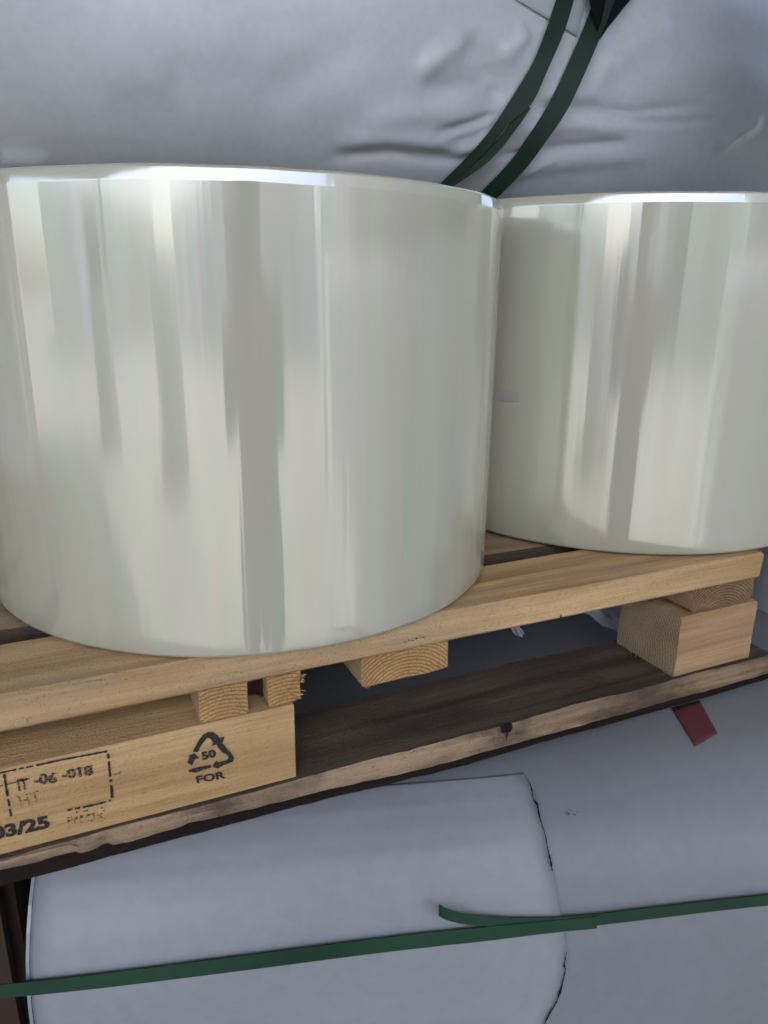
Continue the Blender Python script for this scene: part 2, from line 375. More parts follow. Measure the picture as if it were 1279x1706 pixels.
# nicks on the deck board's lower edge and end of a nail
for (px, py) in ((934, 1027),):
    q = on_y(px, py, YB-.0012); nk = MB()
    nk.add([(q.x-.002, q.y, q.z-.003), (q.x+.002, q.y, q.z-.003), (q.x+.0006, q.y, q.z+.003)], [(0, 1, 2)])
    nk.build('nick', M_BARK, deck)
q = on_y(690, 1067, YB-.001); nk = MB()
for k in range(7):
    xx = q.x-.012+.004*k; zz = q.z+.0006*math.sin(k*2.2)+k*.0003
    nk.add([(xx, q.y-.0004, zz), (xx+.004, q.y-.0004, zz+.0002), (xx+.002, q.y-.0004, zz+.0016*(1+.5*math.sin(k*3)))], [(0, 1, 2)])
nk.build('scratch_mark', M_INKW, deck)

# ---- stamps on the front face of the long block
YS = -.0009
def spx(px, py): return on_y(px, py, YS)
def poly_print(name, polys, m, sub=None):
    bm = bmesh.new()
    for pl in polys:
        vs = [bm.verts.new(spx(*p)) for p in pl]
        e = [bm.edges.new((vs[i], vs[(i+1) % len(vs)])) for i in range(len(vs))]
        bmesh.ops.triangle_fill(bm, edges=e, use_beauty=True)
    me = bpy.data.meshes.new(name); bm.to_mesh(me); bm.free(); me.materials.append(m)
    o = bpy.data.objects.new(name, me); col.objects.link(o); o.parent = blk
    o.location = -(Vector(blk.location)+Vector(pal.location)); return o
def stroke(pts, wd, seed=0, gaps=None):
    out = []
    rng = random.Random(seed)
    for i in range(len(pts)-1):
        a = Vector(pts[i]); b = Vector(pts[i+1]); L = (b-a).length; n = max(1, int(L/4)); d = (b-a)/n
        pr = Vector((-d.y, d.x)).normalized()
        wprev = wd*rng.uniform(.7, 1.2)
        for k in range(n):
            wn = wd*rng.uniform(.6, 1.25)
            p, q = a+d*k, a+d*(k+1)
            if not (gaps and rng.random() < gaps):
                out.append([tuple(p+pr*wprev/2), tuple(q+pr*wn/2), tuple(q-pr*wn/2), tuple(p-pr*wprev/2)])
            wprev = wn
    return out
def text_print(name, txt, p0, p1, hpx, m, bold=.0, shear=0.0):
    """print txt so that its baseline runs from pixel p0 to p1 with cap height hpx (photograph pixels)"""
    cu = bpy.data.curves.new('t', 'FONT'); cu.body = txt; cu.size = 1; cu.offset = bold; cu.resolution_u = 3
    ob = bpy.data.objects.new('t', cu); col.objects.link(ob)
    dg = bpy.context.evaluated_depsgraph_get(); me = ob.evaluated_get(dg).to_mesh()
    co = [(v.co.x, v.co.y) for v in me.vertices]; fs = [tuple(p.vertices) for p in me.polygons]
    ob.evaluated_get(dg).to_mesh_clear(); bpy.data.objects.remove(ob)
    xs = [c[0] for c in co]; ys = [c[1] for c in co]; x0, x1, y0, y1 = min(xs), max(xs), min(ys), max(ys)
    P0 = Vector(p0); P1 = Vector(p1); D = P1-P0; U = Vector((D.y, -D.x)).normalized()*hpx
    V = []
    for (x, yv) in co:
        s = (x-x0)/(x1-x0); t = (yv-y0)/(y1-y0); q = P0+D*s+U*t+D*(shear*t*0)
        V.append(spx(q.x, q.y))
    o = mesh_obj(name, V, fs, m, blk); return o
Z = lambda L: [(290+x/9.84, 1200+y_/9.84) for x, y_ in L]
poly_print('recycling_mark', [
    Z([(300,520),(400,330),(470,240),(560,190),(640,195),(720,250),(740,290),(830,265),(790,370),(860,460),(930,530),(985,620),(960,680),(880,710),(800,740),(720,790),(640,770),(640,730),(690,660),(720,690),(870,650),(890,610),(870,570),(780,520),(720,450),(700,400),(610,420),(640,370),(590,300),(540,290),(500,340),(430,430),(385,525)]),
    Z([(205,595),(330,540),(410,615),(340,640),(290,750),(220,690),(255,590)]),
    Z([(225,820),(300,790),(400,765),(600,730),(610,775),(480,810),(360,860),(250,850)])], M_INK)
text_print('stamp_text', '50', Z([(465, 660)])[0], Z([(700, 600)])[0], 14, M_INK, .05)
text_print('stamp_text', 'FOR', Z([(375, 1040)])[0], Z([(850, 950)])[0], 12.5, M_INK, .035)
Y5 = lambda L: [(x/5.814, 1240+y_/5.814) for x, y_ in L]
fr = stroke(Y5([(-60, 290), (300, 215), (600, 150), (1040, 68)]), 3.2, 1, .04)+stroke(Y5([(38, 290), (60, 430), (105, 700)]), 4.2, 2, .05)
fr += stroke(Y5([(1045, 90), (1060, 260), (1080, 420), (1085, 520)]), 4.4, 3, .22)+stroke(Y5([(1075, 545), (900, 590), (650, 640)]), 3.4, 4, .15)+stroke(Y5([(1100, 295), (1160, 280), (1162, 262)]), 1.0, 5)
fr += stroke(Y5([(0, 405), (200, 355), (290, 330)]), 1.6, 6, .1)+stroke(Y5([(520, 285), (900, 205)]), 1.2, 7, .1)
poly_print('stamp_frame', fr, M_INK)
text_print('stamp_text', 'IT', Y5([(178, 455)])[0], Y5([(280, 437)])[0], 20, M_INKW, .04)
text_print('stamp_text', '-06', Y5([(325, 400)])[0], Y5([(555, 378)])[0], 19, M_INKW, .045)
text_print('stamp_text', '-018', Y5([(600, 345)])[0], Y5([(905, 300)])[0], 17, M_INKW, .045)
text_print('stamp_text', 'HT', Y5([(200, 610)])[0], Y5([(400, 550)])[0], 19, M_INKV, 0)
text_print('stamp_text', '03/25', Y5([(-70, 935)])[0], Y5([(490, 810)])[0], 22, M_INK, .05)
text_print('stamp_text', 'FITOK', Y5([(655, 785)])[0], Y5([(1025, 725)])[0], 13, M_INKV, 0)
poly_print('stamp_text', stroke(Y5([(735, 660), (1020, 610)]), 2, 12, .45)+stroke(Y5([(745, 640), (735, 672)]), 1.2, 13)+stroke(Y5([(845, 690), (1015, 640)]), 2.6, 14, .4)+stroke(Y5([(655, 745), (800, 700)]), 3, 15, .4), M_INKW)

# ------------------------------------------------------------------ film rolls
def film_roll(cx, cy, rad, h, label, seed, tape=False):
    root = empty('film_roll', (cx, cy, TT), label, 'film roll', 'upright rolls of clear film on the pallet')
    prof = [(.045, 0), (rad-.004, 0), (rad-.001, .001), (rad, .004)]
    for i in range(1, 24): prof.append((rad, .004+(h-.0152)*i/23))
    # the last 15 mm lean in a little: the windings are drawn tighter along the rim
    prof += [(rad, h-.0108), (rad-.00008, h-.0102), (rad-.0007, h-.0030), (rad-.0010, h-.0020), (rad-.0024, h-.0009), (rad-.004, h-.0004), (rad-.01, h), (rad-.05, h-.0005), (rad-.12, h), (.045, h)]
    n = 720; V = []; Fc = []
    for (r_, z) in prof:
        for k in range(n):
            t = 2*math.pi*k/n
            dr = .0005*noise.noise(Vector((math.cos(t)*4, math.sin(t)*4, z*1.2+seed)))+.00025*noise.noise(Vector((math.cos(t)*14, math.sin(t)*14, z*.6+seed)))
            dz = .0006*noise.noise(Vector((math.cos(t)*6, math.sin(t)*6, seed))) if z > h*.9 else 0
            q = r_+(dr if r_ > rad-.02 else 0)
            V.append((cx+q*math.cos(t), cy+q*math.sin(t), TT+.0018+z+dz))
    for i in range(len(prof)-1):
        for k in range(n):
            Fc.append((i*n+k, i*n+(k+1) % n, (i+1)*n+(k+1) % n, (i+1)*n+k))
    mesh_obj('film_winding', V, Fc, M_FILM, root, smooth=True, loc=(cx, cy, TT))
    c = MB(); 
    for (ra, rb, za, zb) in ((.0445, .038, .0, h+.004),):
        ring = []
        for (r_, z) in ((ra, za), (ra, zb), (rb, zb), (rb, za)):
            ring.append([(cx+r_*math.cos(2*math.pi*k/40), cy+r_*math.sin(2*math.pi*k/40), TT+.002+z) for k in range(40)])
        v = [p for r_ in ring for p in r_]; f = []
        for i in range(4):
            for k in range(40): f.append((i*40+k, i*40+(k+1) % 40, ((i+1) % 4)*40+(k+1) % 40, ((i+1) % 4)*40+k))
        c.add(v, f)
    c.build('core_tube', M_CARD, root, smooth=False)
    return root
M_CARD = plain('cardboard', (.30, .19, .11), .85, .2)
film_roll(-.44493, .23836, .27157, .37634, 'large glossy film roll standing at left front of the pallet', 1)
r2 = film_roll(.11343, .28807, .28693, .39436, 'glossy film roll standing behind, at the right end of the pallet', 5)

def on_roll(px, py, cx, cy, rad):
    d = ray(px, py); ox, oy = CP.x-cx, CP.y-cy; a = d.x**2+d.y**2; b_ = ox*d.x+oy*d.y; c = ox*ox+oy*oy-rad*rad
    return CP+d*((-b_-math.sqrt(b_*b_-a*c))/a)
V = []; Fc = []
for i in range(13):
    x = 812+(864-812)*i/12
    for yy in (652+.05*(x-812), 667+.04*(x-812)): V.append(on_roll(x, yy, .11343, .28807, .28693+.0009))
for i in range(12): Fc.append((2*i, 2*i+1, 2*i+3, 2*i+2))
tp_ = mesh_obj('reflection_strip', V, Fc, plain('grey_reflection', (.36, .34, .33), .25, .5), r2); tp_.modifiers.new('t', 'SOLIDIFY').thickness = .0004  # grey strip painted in place of a mirrored mark on the film
# ------------------------------------------------------------------ wrapped bales
class Loft:
    """a surface swept along a horizontal axis: s runs along the axis, t along the profile (v, z)"""
    def __init__(s, origin, yaw, profile):
        s.o = Vector(origin); s.ax = Vector((math.cos(yaw), math.sin(yaw), 0)); s.nv = Vector((-math.sin(yaw), math.cos(yaw), 0))
        s.p = profile; s.cum = [0]
        for i in range(1, len(profile)): s.cum.append(s.cum[-1]+math.hypot(profile[i][0]-profile[i-1][0], profile[i][1]-profile[i-1][1]))
    def seg(s, t):
        t = max(0, min(s.cum[-1]-1e-6, t))
        lo, hi = 0, len(s.cum)-1
        while hi-lo > 1:
            mdl = (lo+hi)//2
            if s.cum[mdl] <= t: lo = mdl
            else: hi = mdl
        return lo, (t-s.cum[lo])/(s.cum[lo+1]-s.cum[lo])
    def nrm(s, i):
        (v0, z0), (v1, z1) = s.p[i], s.p[i+1]; L = math.hypot(v1-v0, z1-z0)
        return (-(z1-z0)/L, (v1-v0)/L)
    def at(s, a, t, off=0.0):
        i, k = s.seg(t); (v0, z0), (v1, z1) = s.p[i], s.p[i+1]
        n0 = s.nrm(i); n1 = s.nrm(min(i+1, len(s.p)-2)) if k > .5 else s.nrm(max(i-1, 0)); wgt = abs(k-.5)
        nv = n0[0]*(1-wgt)+n1[0]*wgt; nz = n0[1]*(1-wgt)+n1[1]*wgt; L = math.hypot(nv, nz)
        return s.o+s.ax*a+s.nv*(v0+(v1-v0)*k+nv/L*off)+Vector((0, 0, z0+(z1-z0)*k+nz/L*off))
    def hit(s, px, py):
        d = ray(px, py); best = None
        for i in range(len(s.p)-1):
            (v0, z0), (v1, z1) = s.p[i], s.p[i+1]; nv, nz = s.nrm(i)
            n = s.nv*nv+Vector((0, 0, nz)); q = s.o+s.nv*v0+Vector((0, 0, z0)); dn = d.dot(n)
            if dn > -1e-4: continue
            tt = (q-CP).dot(n)/dn
            if tt <= 0: continue
            P = CP+d*tt; L = s.cum[i+1]-s.cum[i]
            e = ((P-q).dot(s.nv)*(v1-v0)+(P.z-q.z)*(z1-z0))/L
            if -.002 <= e <= L+.002 and (best is None or tt < best[0]): best = (tt, (P-s.o).dot(s.ax), s.cum[i]+e)
        return (best[1], best[2]) if best else None
def superell(cv, cz, a, b, n=3.0, k=72, start=-.5):
    out = []
    for i in range(k+1):
        th = start*math.pi-2*math.pi*i/k      # from the bottom, up the front (towards the viewer, -v), over the top
        c, s_ = math.cos(th), math.sin(th)
        out.append((cv+a*math.copysign(abs(c)**(2/n), c), cz+b*math.copysign(abs(s_)**(2/n), s_)))
    return out
def loft_mesh(name, lf, s0, s1, ns, t0, t1, nt_, disp, m, parent, ends=True, off=0.0):
    V = []; Fc = []
    A = np.linspace(s0, s1, ns+1); T = np.linspace(t0, t1, nt_+1)
    D = disp(A[:, None], T[None, :]) if disp is not None else np.zeros((ns+1, nt_+1))
    for i in range(ns+1):
        for k in range(nt_+1):
            V.append(lf.at(float(A[i]), float(T[k]), off+float(D[i, k])))
    n = nt_+1
    for i in range(ns):
        for k in range(nt_):
            Fc.append((i*n+k, (i+1)*n+k, (i+1)*n+k+1, i*n+k+1))
    if ends:
        for e in (0, ns):
            c = Vector((0, 0, 0))
            for k in range(n): c += V[e*n+k]
            c /= n; ci = len(V); V.append(c)
            for k in range(n-1): Fc.append((e*n+k, e*n+k+1, ci) if e == 0 else (e*n+k+1, e*n+k, ci))
    o = mesh_obj(name, V, Fc, m, parent, smooth=True)
    return o
def pl_dist(A, T, pts):
    """distance and signed side from every (A, T) to a polyline, and the parameter along it"""
    best = np.full(np.broadcast(A, T).shape, 1e9); sg = np.zeros_like(best); par = np.zeros_like(best)
    n = len(pts)-1
    for i in range(n):
        (a0, t0), (a1, t1) = pts[i], pts[i+1]; da, dt = a1-a0, t1-t0; L2 = da*da+dt*dt+1e-12
        u = np.clip(((A-a0)*da+(T-t0)*dt)/L2, 0, 1)
        d = np.hypot(A-a0-u*da, T-t0-u*dt); c = (A-a0)*dt-(T-t0)*da
        mk = d < best; best = np.where(mk, d, best); sg = np.where(mk, np.sign(c), sg); par = np.where(mk, (i+u)/n, par)
    return best, sg, par
def fold_fn(lf, folds):
    fs = []
    for (pix, amp, wd, kind) in folds:
        pts = [lf.hit(*p) for p in pix]; pts = [p for p in pts if p]
        if len(pts) > 1: fs.append((pts, amp, wd, kind))
    def f(A, T):
        out = np.zeros(np.broadcast(A, T).shape)
        for (pts, amp, wd, kind) in fs:
            d, sg, par = pl_dist(A, T, pts); fade = np.clip(np.minimum(par, 1-par)*5, 0, 1)**.7 if kind != 'full' else 1
            x = d/wd
            if kind == 'crease': out += amp*fade*sg*x*np.exp(-x*x)*1.6
            else: out += amp*fade*np.exp(-x*x)
        return out
    return f
def waves(seed, amp, fa, ft):
    rng = np.random.RandomState(seed); ph = rng.rand(6)*6.28; k = rng.rand(6, 2)
    def f(A, T):
        o = 0
        for i in range(6): o = o+amp*np.sin(A*fa*(.4+k[i, 0])+T*ft*(k[i, 1]-.3)+ph[i])/3
        return o+0*A*T
    return f

# upper roll lying behind the two film rolls
ub = empty('wrapped_roll', (.0, .98, .47), 'large silver grey wrapped roll lying behind the film rolls, tied with dark green straps', 'wrapped roll')
UL = Loft((0, 0, 0), R(2.0), superell(.94, .862, .34, .316, 2.1, 96))
folds = [
    ([(545, 262), (640, 252), (720, 262), (790, 268)], -.008, .012, 'ridge'),
    ([(560, 235), (660, 232), (760, 242)], .007, .018, 'ridge'),
    ([(690, 130), (740, 88), (775, 66)], .010, .016, 'ridge'),
    ([(775, 66), (805, 110), (850, 160)], -.010, .020, 'ridge'),
    ([(700, 150), (780, 140), (850, 165)], -.007, .018, 'ridge'),
    ([(835, 100), (865, 70), (880, 50)], .008, .014, 'ridge'),
    ([(850, 175), (960, 182), (1060, 186), (1160, 176)], -.009, .008, 'ridge'),
    ([(900, 160), (990, 150), (1010, 120), (1030, 90)], .007, .018, 'ridge'),
    ([(850, 215), (960, 208), (1060, 212)], .008, .016, 'ridge'),
    ([(820, 262), (920, 248), (1050, 236)], -.008, .007, 'ridge'),
    ([(850, 285), (960, 268), (1100, 258)], .006, .018, 'ridge'),
    ([(1190, 250), (1230, 225), (1270, 200)], .006, .012, 'ridge'),
    ([(1010, 70), (1040, 40), (1060, 5)], -.008, .020, 'ridge'),
    ([(800, 150), (830, 140), (850, 150)], .004, .006, 'ridge'),
    ([(905, 205), (880, 160), (900, 120)], .005, .010, 'ridge'),
    ([(945, 190), (1010, 200), (1120, 205), (1200, 196)], -.006, .006, 'ridge'),
    ([(740, 262), (800, 240), (830, 215)], .006, .010, 'ridge'),
    ([(720, 225), (780, 205), (825, 190)], -.006, .008, 'ridge'),
    ([(600, 205), (690, 190), (800, 195)], .006, .020, 'ridge'),
    ([(860, 300), (900, 270), (930, 262)], .005, .008, 'ridge'),
    ([(990, 110), (1060, 70), (1120, 40)], .006, .022, 'ridge'),
    ([(1080, 130), (1180, 110), (1279, 120)], .005, .030, 'ridge'),
    ([(100, 70), (260, 50), (420, 80)], .005, .035, 'ridge'),
    ([(420, 170), (520, 120), (620, 60)], -.005, .03, 'ridge'),
    ([(845, 178), (800, 196), (748, 205)], .0035, .0035, 'crease'),
    ([(838, 195), (790, 222), (720, 240)], .0035, .0035, 'crease'),
    ([(915, 190), (980, 176), (1040, 172), (1110, 178)], .0035, .0035, 'crease'),
    ([(885, 245), (950, 240), (1010, 243)], .003, .003, 'crease'),
    ([(930, 150), (975, 130), (1000, 100)], .0035, .004, 'crease'),
    ([(870, 120), (835, 108), (800, 112)], .003, .004, 'crease'),
    ([(620, 262), (690, 255), (780, 258)], .003, .003, 'crease'),
    ([(150, 130), (220, 118), (290, 125)], .004, .03, 'ridge'),
    ([(0, 262), (40, 268), (90, 270)], .005, .016, 'ridge'),
]
ff_ = fold_fn(UL, folds); wv_ = waves(3, .0025, 8, 9)
updisp = lambda A, T: ff_(A, T)+wv_(A, T)
PER = UL.cum[-1]
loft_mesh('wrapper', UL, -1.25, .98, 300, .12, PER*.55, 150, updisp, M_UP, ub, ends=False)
loft_mesh('wrapper_back', UL, -1.25, .98, 60, PER*.55, PER+.12 if False else PER, 40, wv_, M_UP, ub, ends=False)
loft_mesh('wrapper_base', UL, -1.25, .98, 60, 0, .12, 8, wv_, M_UP, ub, ends=False)
def toward(P, l): return P+(CP-P).normalized()*l
def on_up(px, py, off=.003):
    h = UL.hit(px, py)
    if not h: return None
    d = float(updisp(np.array([[h[0]]]), np.array([[h[1]]]))[0, 0])
    return toward(UL.at(h[0], h[1], d), off), h
def ribbon_pts(name, C, W, m, parent=None, th=.0012, nrm=None):
    """a flat band: C centre points, W half-width vectors, th thickness"""
    V = []; Fc = []
    n = len(C)
    for i in range(n):
        d = (C[min(i+1, n-1)]-C[max(i-1, 0)]).normalized(); nn = d.cross(W[i]).normalized()*th
        V += [C[i]-W[i], C[i]+W[i], C[i]+W[i]-nn, C[i]-W[i]-nn]
    for i in range(n-1):
        for k in range(4): Fc.append((i*4+k, i*4+(k+1) % 4, (i+1)*4+(k+1) % 4, (i+1)*4+k))
    Fc += [(3, 2, 1, 0), tuple((n-1)*4+k for k in range(4))]
    o = mesh_obj(name, V, Fc, m, parent)
    bm = bmesh.new(); bm.from_mesh(o.data); bmesh.ops.recalc_face_normals(bm, faces=bm.faces); bm.to_mesh(o.data); bm.free()
    return o
def smooth_path(P, n):
    out = []
    for i in range(n+1):
        u = i/n*(len(P)-1); k = min(int(u), len(P)-2); f = u-k
        p0 = P[max(k-1, 0)]; p1 = P[k]; p2 = P[k+1]; p3 = P[min(k+2, len(P)-1)]
        out.append(tuple(.5*((2*b)+(-a+c)*f+(2*a-5*b+4*c-d)*f*f+(-a+3*b-3*c+d)*f**3) for a, b, c, d in zip(p0, p1, p2, p3)))
    return out
def strap_on(surf, name, path, m, lift=.004, n=40, parent=None):
    """path: (left px, left py, right px, right py) edge pairs of the band in the photograph"""
    C = []; W = []
    for (x0, y0, x1, y1) in smooth_path(path, n):
        a = surf(x0, y0, lift); b = surf(x1, y1, lift)
        if not a or not b: continue
        if surf is on_up: a = (UL.at(*a[1]),); b = (UL.at(*b[1]),)
        C.append((a[0]+b[0])/2); W.append((b[0]-a[0])/2)
    # a tight band bridges the folds: even out its distance from the viewer along its length
    D = [(c-CP).length for c in C]
    for _ in range(30): D = [D[0]]+[min(D[i], (D[i-1]+D[i]+D[i+1])/3) if _ < 10 else (D[i-1]+D[i]+D[i+1])/3 for i in range(1, len(D)-1)]+[D[-1]]
    E = []
    for (c, w_, d) in zip(C, W, D):
        a = CP+(c-w_-CP).normalized()*(d-.018-lift); b = CP+(c+w_-CP).normalized()*(d-.018-lift); E.append((a, b))
    C = [(a+b)/2 for a, b in E]; W = [(b-a)/2 for a, b in E]
    d0 = (C[-1]-C[-4]).normalized()
    for k in range(1, 9):            # the band runs on underneath the load, out of sight
        d = (d0+Vector((0, .12*k, -.02*k))).normalized(); C.append(C[-1]+d*.02); W.append(W[-1])
    return ribbon_pts(name, C, W, m, parent)
G_UP = 'dark green straps round the upper wrapped roll'
s1 = empty('packing_strap', tuple(on_up(905, 100)[0]), 'left dark green strap on the upper silver roll, folded and split below', 'strap', G_UP)
strap_on(on_up, 'band', [(934, -30, 964, -30), (926, 0, 956, 0), (910, 48, 940, 52), (888, 103, 915, 110), (854, 160, 886, 172), (828, 200, 848, 206), (795, 243, 814, 248), (735, 304, 752, 307), (700, 332, 716, 335)], M_STRAPD, .004, 44, s1)
strap_on(on_up, 'folded_strand', [(862, 170, 884, 180), (856, 190, 871, 200), (842, 216, 856, 220), (815, 246, 836, 246), (780, 280, 806, 276), (745, 300, 768, 302), (716, 322, 735, 326)], strapmat('olive_strap', (.018, .034, .018)), .009, 30, s1)
s2 = tag(strap_on(on_up, 'packing_strap', [(997, -25, 1030, -15), (976, 36, 1004, 52), (947, 104, 975, 120), (914, 172, 945, 183), (880, 226, 908, 238), (847, 272, 874, 283), (800, 321, 832, 326), (775, 345, 806, 350)], M_STRAPD, .005, 44),
         'right dark green strap on the upper silver roll, under the black patch', 'strap', G_UP)
# pale flap and black patch near the top edge of the frame
M_FLAP = wrap('pale_flap', (.43, .46, .47), .4, .1)
M_BLACK = plain('black_plastic_and_shadow', (.004, .005, .007), .8, .1)
def patch(surf, name, quad, m, parent, lift, nu=10, nv=8, curl=None):
    """quad: four pixel corners, first to second along the lower edge"""
    V = []; Fc = []
    for i in range(nu+1):
        for k in range(nv+1):
            u, v = i/nu, k/nv
            a = Vector(quad[0]).lerp(Vector(quad[1]), u); b = Vector(quad[3]).lerp(Vector(quad[2]), u); q = a.lerp(b, v)
            P = surf(q.x, q.y, lift+(curl(u, v) if curl else 0)); V.append(P[0])
    n = nv+1
    for i in range(nu):
        for k in range(nv): Fc.append((i*n+k, (i+1)*n+k, (i+1)*n+k+1, i*n+k+1))
    o = mesh_obj(name, V, Fc, m, parent, smooth=True)
    md = o.modifiers.new('thick', 'SOLIDIFY'); md.thickness = .0008; md.offset = 0
    return o
patch(on_up, 'paper_flap', [(858, -2), (962, 60), (985, -30), (865, -40)], M_FLAP, ub, .0035, curl=lambda u, v: .002*(1-v))
patch(on_up, 'black_patch', [(988, 25), (999, 66), (1068, -22), (975, -30)], M_BLACK, ub, .027)

# lower bale the pallet stands on: rounded shoulders, turned a little towards the right
YAWL = R(-16)
ZT = ZB-.0085
def rbox(v0, v1, z0, z1, r_, k=10):
    out = [((v0+v1)/2, z0), (v0+r_, z0)]
    for i in range(1, k+1):
        t = math.pi/2*i/k; out.append((v0+r_-r_*math.sin(t), z0+r_-r_*math.cos(t)))
    for i in range(1, 6): out.append((v0-.012*math.sin(math.pi*i/6), z0+r_+(z1-z0-2*r_)*i/6))
    for i in range(0, k+1):
        t = math.pi/2*i/k; out.append((v0+r_-r_*math.cos(t), z1-r_+r_*math.sin(t)))
    for i in range(1, 6): out.append((v0+r_+(v1-v0-2*r_)*i/6, z1))
    for i in range(0, k+1):
        t = math.pi/2*i/k; out.append((v1-r_+r_*math.sin(t), z1-r_+r_*math.cos(t)))
    out += [(v1, z0+r_), (v1-r_, z0), ((v0+v1)/2, z0)]
    return out
PL = on_y(45, 1460, 0.0)
GZ = -1.0
LL = Loft((PL.x, PL.y, 0), YAWL, rbox(0.0, 1.0, GZ+.02, ZT, .14))
lb = empty('wrapped_bale', (PL.x+.6, .35, GZ), 'grey plastic wrapped bale under the pallet, banded by a bright green strap', 'wrapped bale')
wl_ = waves(8, .0022, 7, 8)
low = lambda A, T: wl_(A, T)
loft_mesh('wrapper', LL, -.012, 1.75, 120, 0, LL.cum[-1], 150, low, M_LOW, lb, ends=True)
def on_low(px, py, off=.0):
    h = LL.hit(px, py)
    if not h: return None
    d = float(low(np.array([[h[0]]]), np.array([[h[1]]]))[0, 0])
    return toward(LL.at(h[0], h[1], d), off), h
# overlapping sheet on the left whose torn edge runs down the front
edge = [(872, 1288), (884, 1310), (890, 1330), (901, 1362), (912, 1405), (921, 1450), (930, 1500), (938, 1545), (945, 1588), (942, 1620), (934, 1655), (918, 1690), (905, 1720), (890, 1760)]
eh = [on_low(*p)[1] for p in edge]
V = []; Fc = []; NE = 60; NS = 26
ep = smooth_path(eh, NE)
for i, (a, t) in enumerate(ep):
    jag = .0016*noise.noise(Vector((t*90, 2, 0)))+.0008*noise.noise(Vector((t*300, 7, 0)))
    for k in range(NS+1):
        u = k/NS; aa = -.009+(a+jag+.009)*u
        tt = t if i else t
        lift = .0010+.0018*max(0, u-.93)/.07*(.5+.5*noise.noise(Vector((t*30, 0, 5))))
        V.append(LL.at(aa, tt, float(low(np.array([[aa]]), np.array([[tt]]))[0, 0])+lift))
for i in range(NE):
    for k in range(NS): Fc.append((i*(NS+1)+k, i*(NS+1)+k+1, (i+1)*(NS+1)+k+1, (i+1)*(NS+1)+k))
sh = mesh_obj('wrapper_sheet', V, Fc, wrap('pale_grey_wrap', (.245, .262, .285), .40, .25, .35), lb, smooth=True)
md = sh.modifiers.new('thick', 'SOLIDIFY'); md.thickness = .0012; md.offset = 0
def gap(path, wds, name='crack_shadow'):  # black ribbon painted as the shadow under the lifted sheet edge
    V = []; Fc = []
    pts = smooth_path([(*p, w_) for p, w_ in zip(path, wds)], 40); rng = random.Random(len(path))
    for (x, y_, w_) in pts:
        w_ *= rng.uniform(.35, 1.0); 
        V += [on_low(x-w_/2, y_, .0062)[0], on_low(x+w_/2, y_, .0062)[0]]
    for i in range(len(pts)-1): Fc.append((2*i, 2*i+1, 2*i+3, 2*i+2))
    return mesh_obj(name, V, Fc, M_BLACK, lb)
gap([(881, 1298), (886, 1312), (889, 1328), (896, 1340), (900, 1362), (909, 1390), (913, 1412), (919, 1438), (921, 1452)], [1, 3, 2.5, 6, 2.5, 2, 3, 4, 3])
gap([(945, 1588), (941, 1612), (943, 1618), (936, 1648), (928, 1672), (918, 1688), (909, 1706), (902, 1722)], [1, 4, 2, 5, 3, 4, 3, 3])
patch(on_low, 'red_label', [(1158, 1243), (1195, 1222), (1165, 1168), (1118, 1180)], ink('red_print', .22, .40, (.10, .02, .03), 55), lb, .0012)
sm = MB()
for (x, y_, w_, h_) in ((938, 1352, 5, 4), (946, 1354, 9, 7), (951, 1348, 5, 9), (958, 1356, 7, 4), (932, 1347, 4, 2), (930, 1485, 3, 3), (963, 1352, 4, 3)):
    pts = [on_low(x+w_*.5*math.cos(k), y_+h_*.5*math.sin(k*1.0+.3), .004)[0] for k in (0, 1.1, 2.2, 3.3, 4.4, 5.3)]
    sm.add(pts, [tuple(range(6))])
sm.build('smudge', ink('smudge_ink', .45, .62, (.06, .08, .09), 500), lb)['kind'] = 'stuff'
# end rim of the bale: a thin lip of film along the left end
V = []; Fc = []
tt0 = 0; ts = np.linspace(LL.cum[-1]*.02, LL.cum[-1]*.98, 160)
for t in ts:
    V += [LL.at(-.0155, float(t), -.002), LL.at(-.0155, float(t), .0035), LL.at(-.0125, float(t), .0035), LL.at(-.0125, float(t), -.002)]
for i in range(len(ts)-1):
    for k in range(4): Fc.append((i*4+k, i*4+(k+1) % 4, (i+1)*4+(k+1) % 4, (i+1)*4+k))
mesh_obj('end_rim', V, Fc, wrap('rim_film', (.2, .24, .27), .25, .1), lb)

# bright green strap round the lower bale, with its loose tail
A = on_low(300, 1610, .006)[1]
st = empty('packing_strap', tuple(on_low(640, 1573, .006)[0]), 'bright green strap round the lower bale with a loose curled tail', 'strap')
def low_strap(path, name, lift, n=60, ext=None, curl=None):
    C = []; W = []
    sp = smooth_path(path, n)
    for i, (x, yt, yb) in enumerate(sp):
        l = lift(i/n) if callable(lift) else lift
        a = on_low(x, yt, l)[0]; b = on_low(x, yb, l)[0]
        C.append((a+b)/2); W.append((b-a)/2)
    return ribbon_pts(name, C, W, M_STRAP, st, .0011)
_pn = LL.nv; _pp = on_low(60, 1600, .006)[0]
def LLX(x, y_): return on_plane(x, y_, _pp, _pn)
low_strap([(-60, 1642, 1663), (20, 1634, 1656), (150, 1620, 1643), (400, 1590, 1614), (640, 1562, 1586), (800, 1546, 1570), (900, 1537, 1558), (995, 1528, 1548)], 'band', .0075, 60)
low_strap([(930, 1529, 1549), (995, 1524, 1543), (1100, 1511, 1530), (1200, 1499, 1517), (1279, 1490, 1508), (1360, 1481, 1499)], 'band', .006, 30)
low_strap([(731, 1507, 1527), (745, 1514, 1534), (775, 1523, 1541), (820, 1528, 1545), (880, 1530, 1548), (960, 1528, 1546)], 'loose_tail', lambda u: .0062+.02*max(0, 1-u*1.5)**1.5, 30)

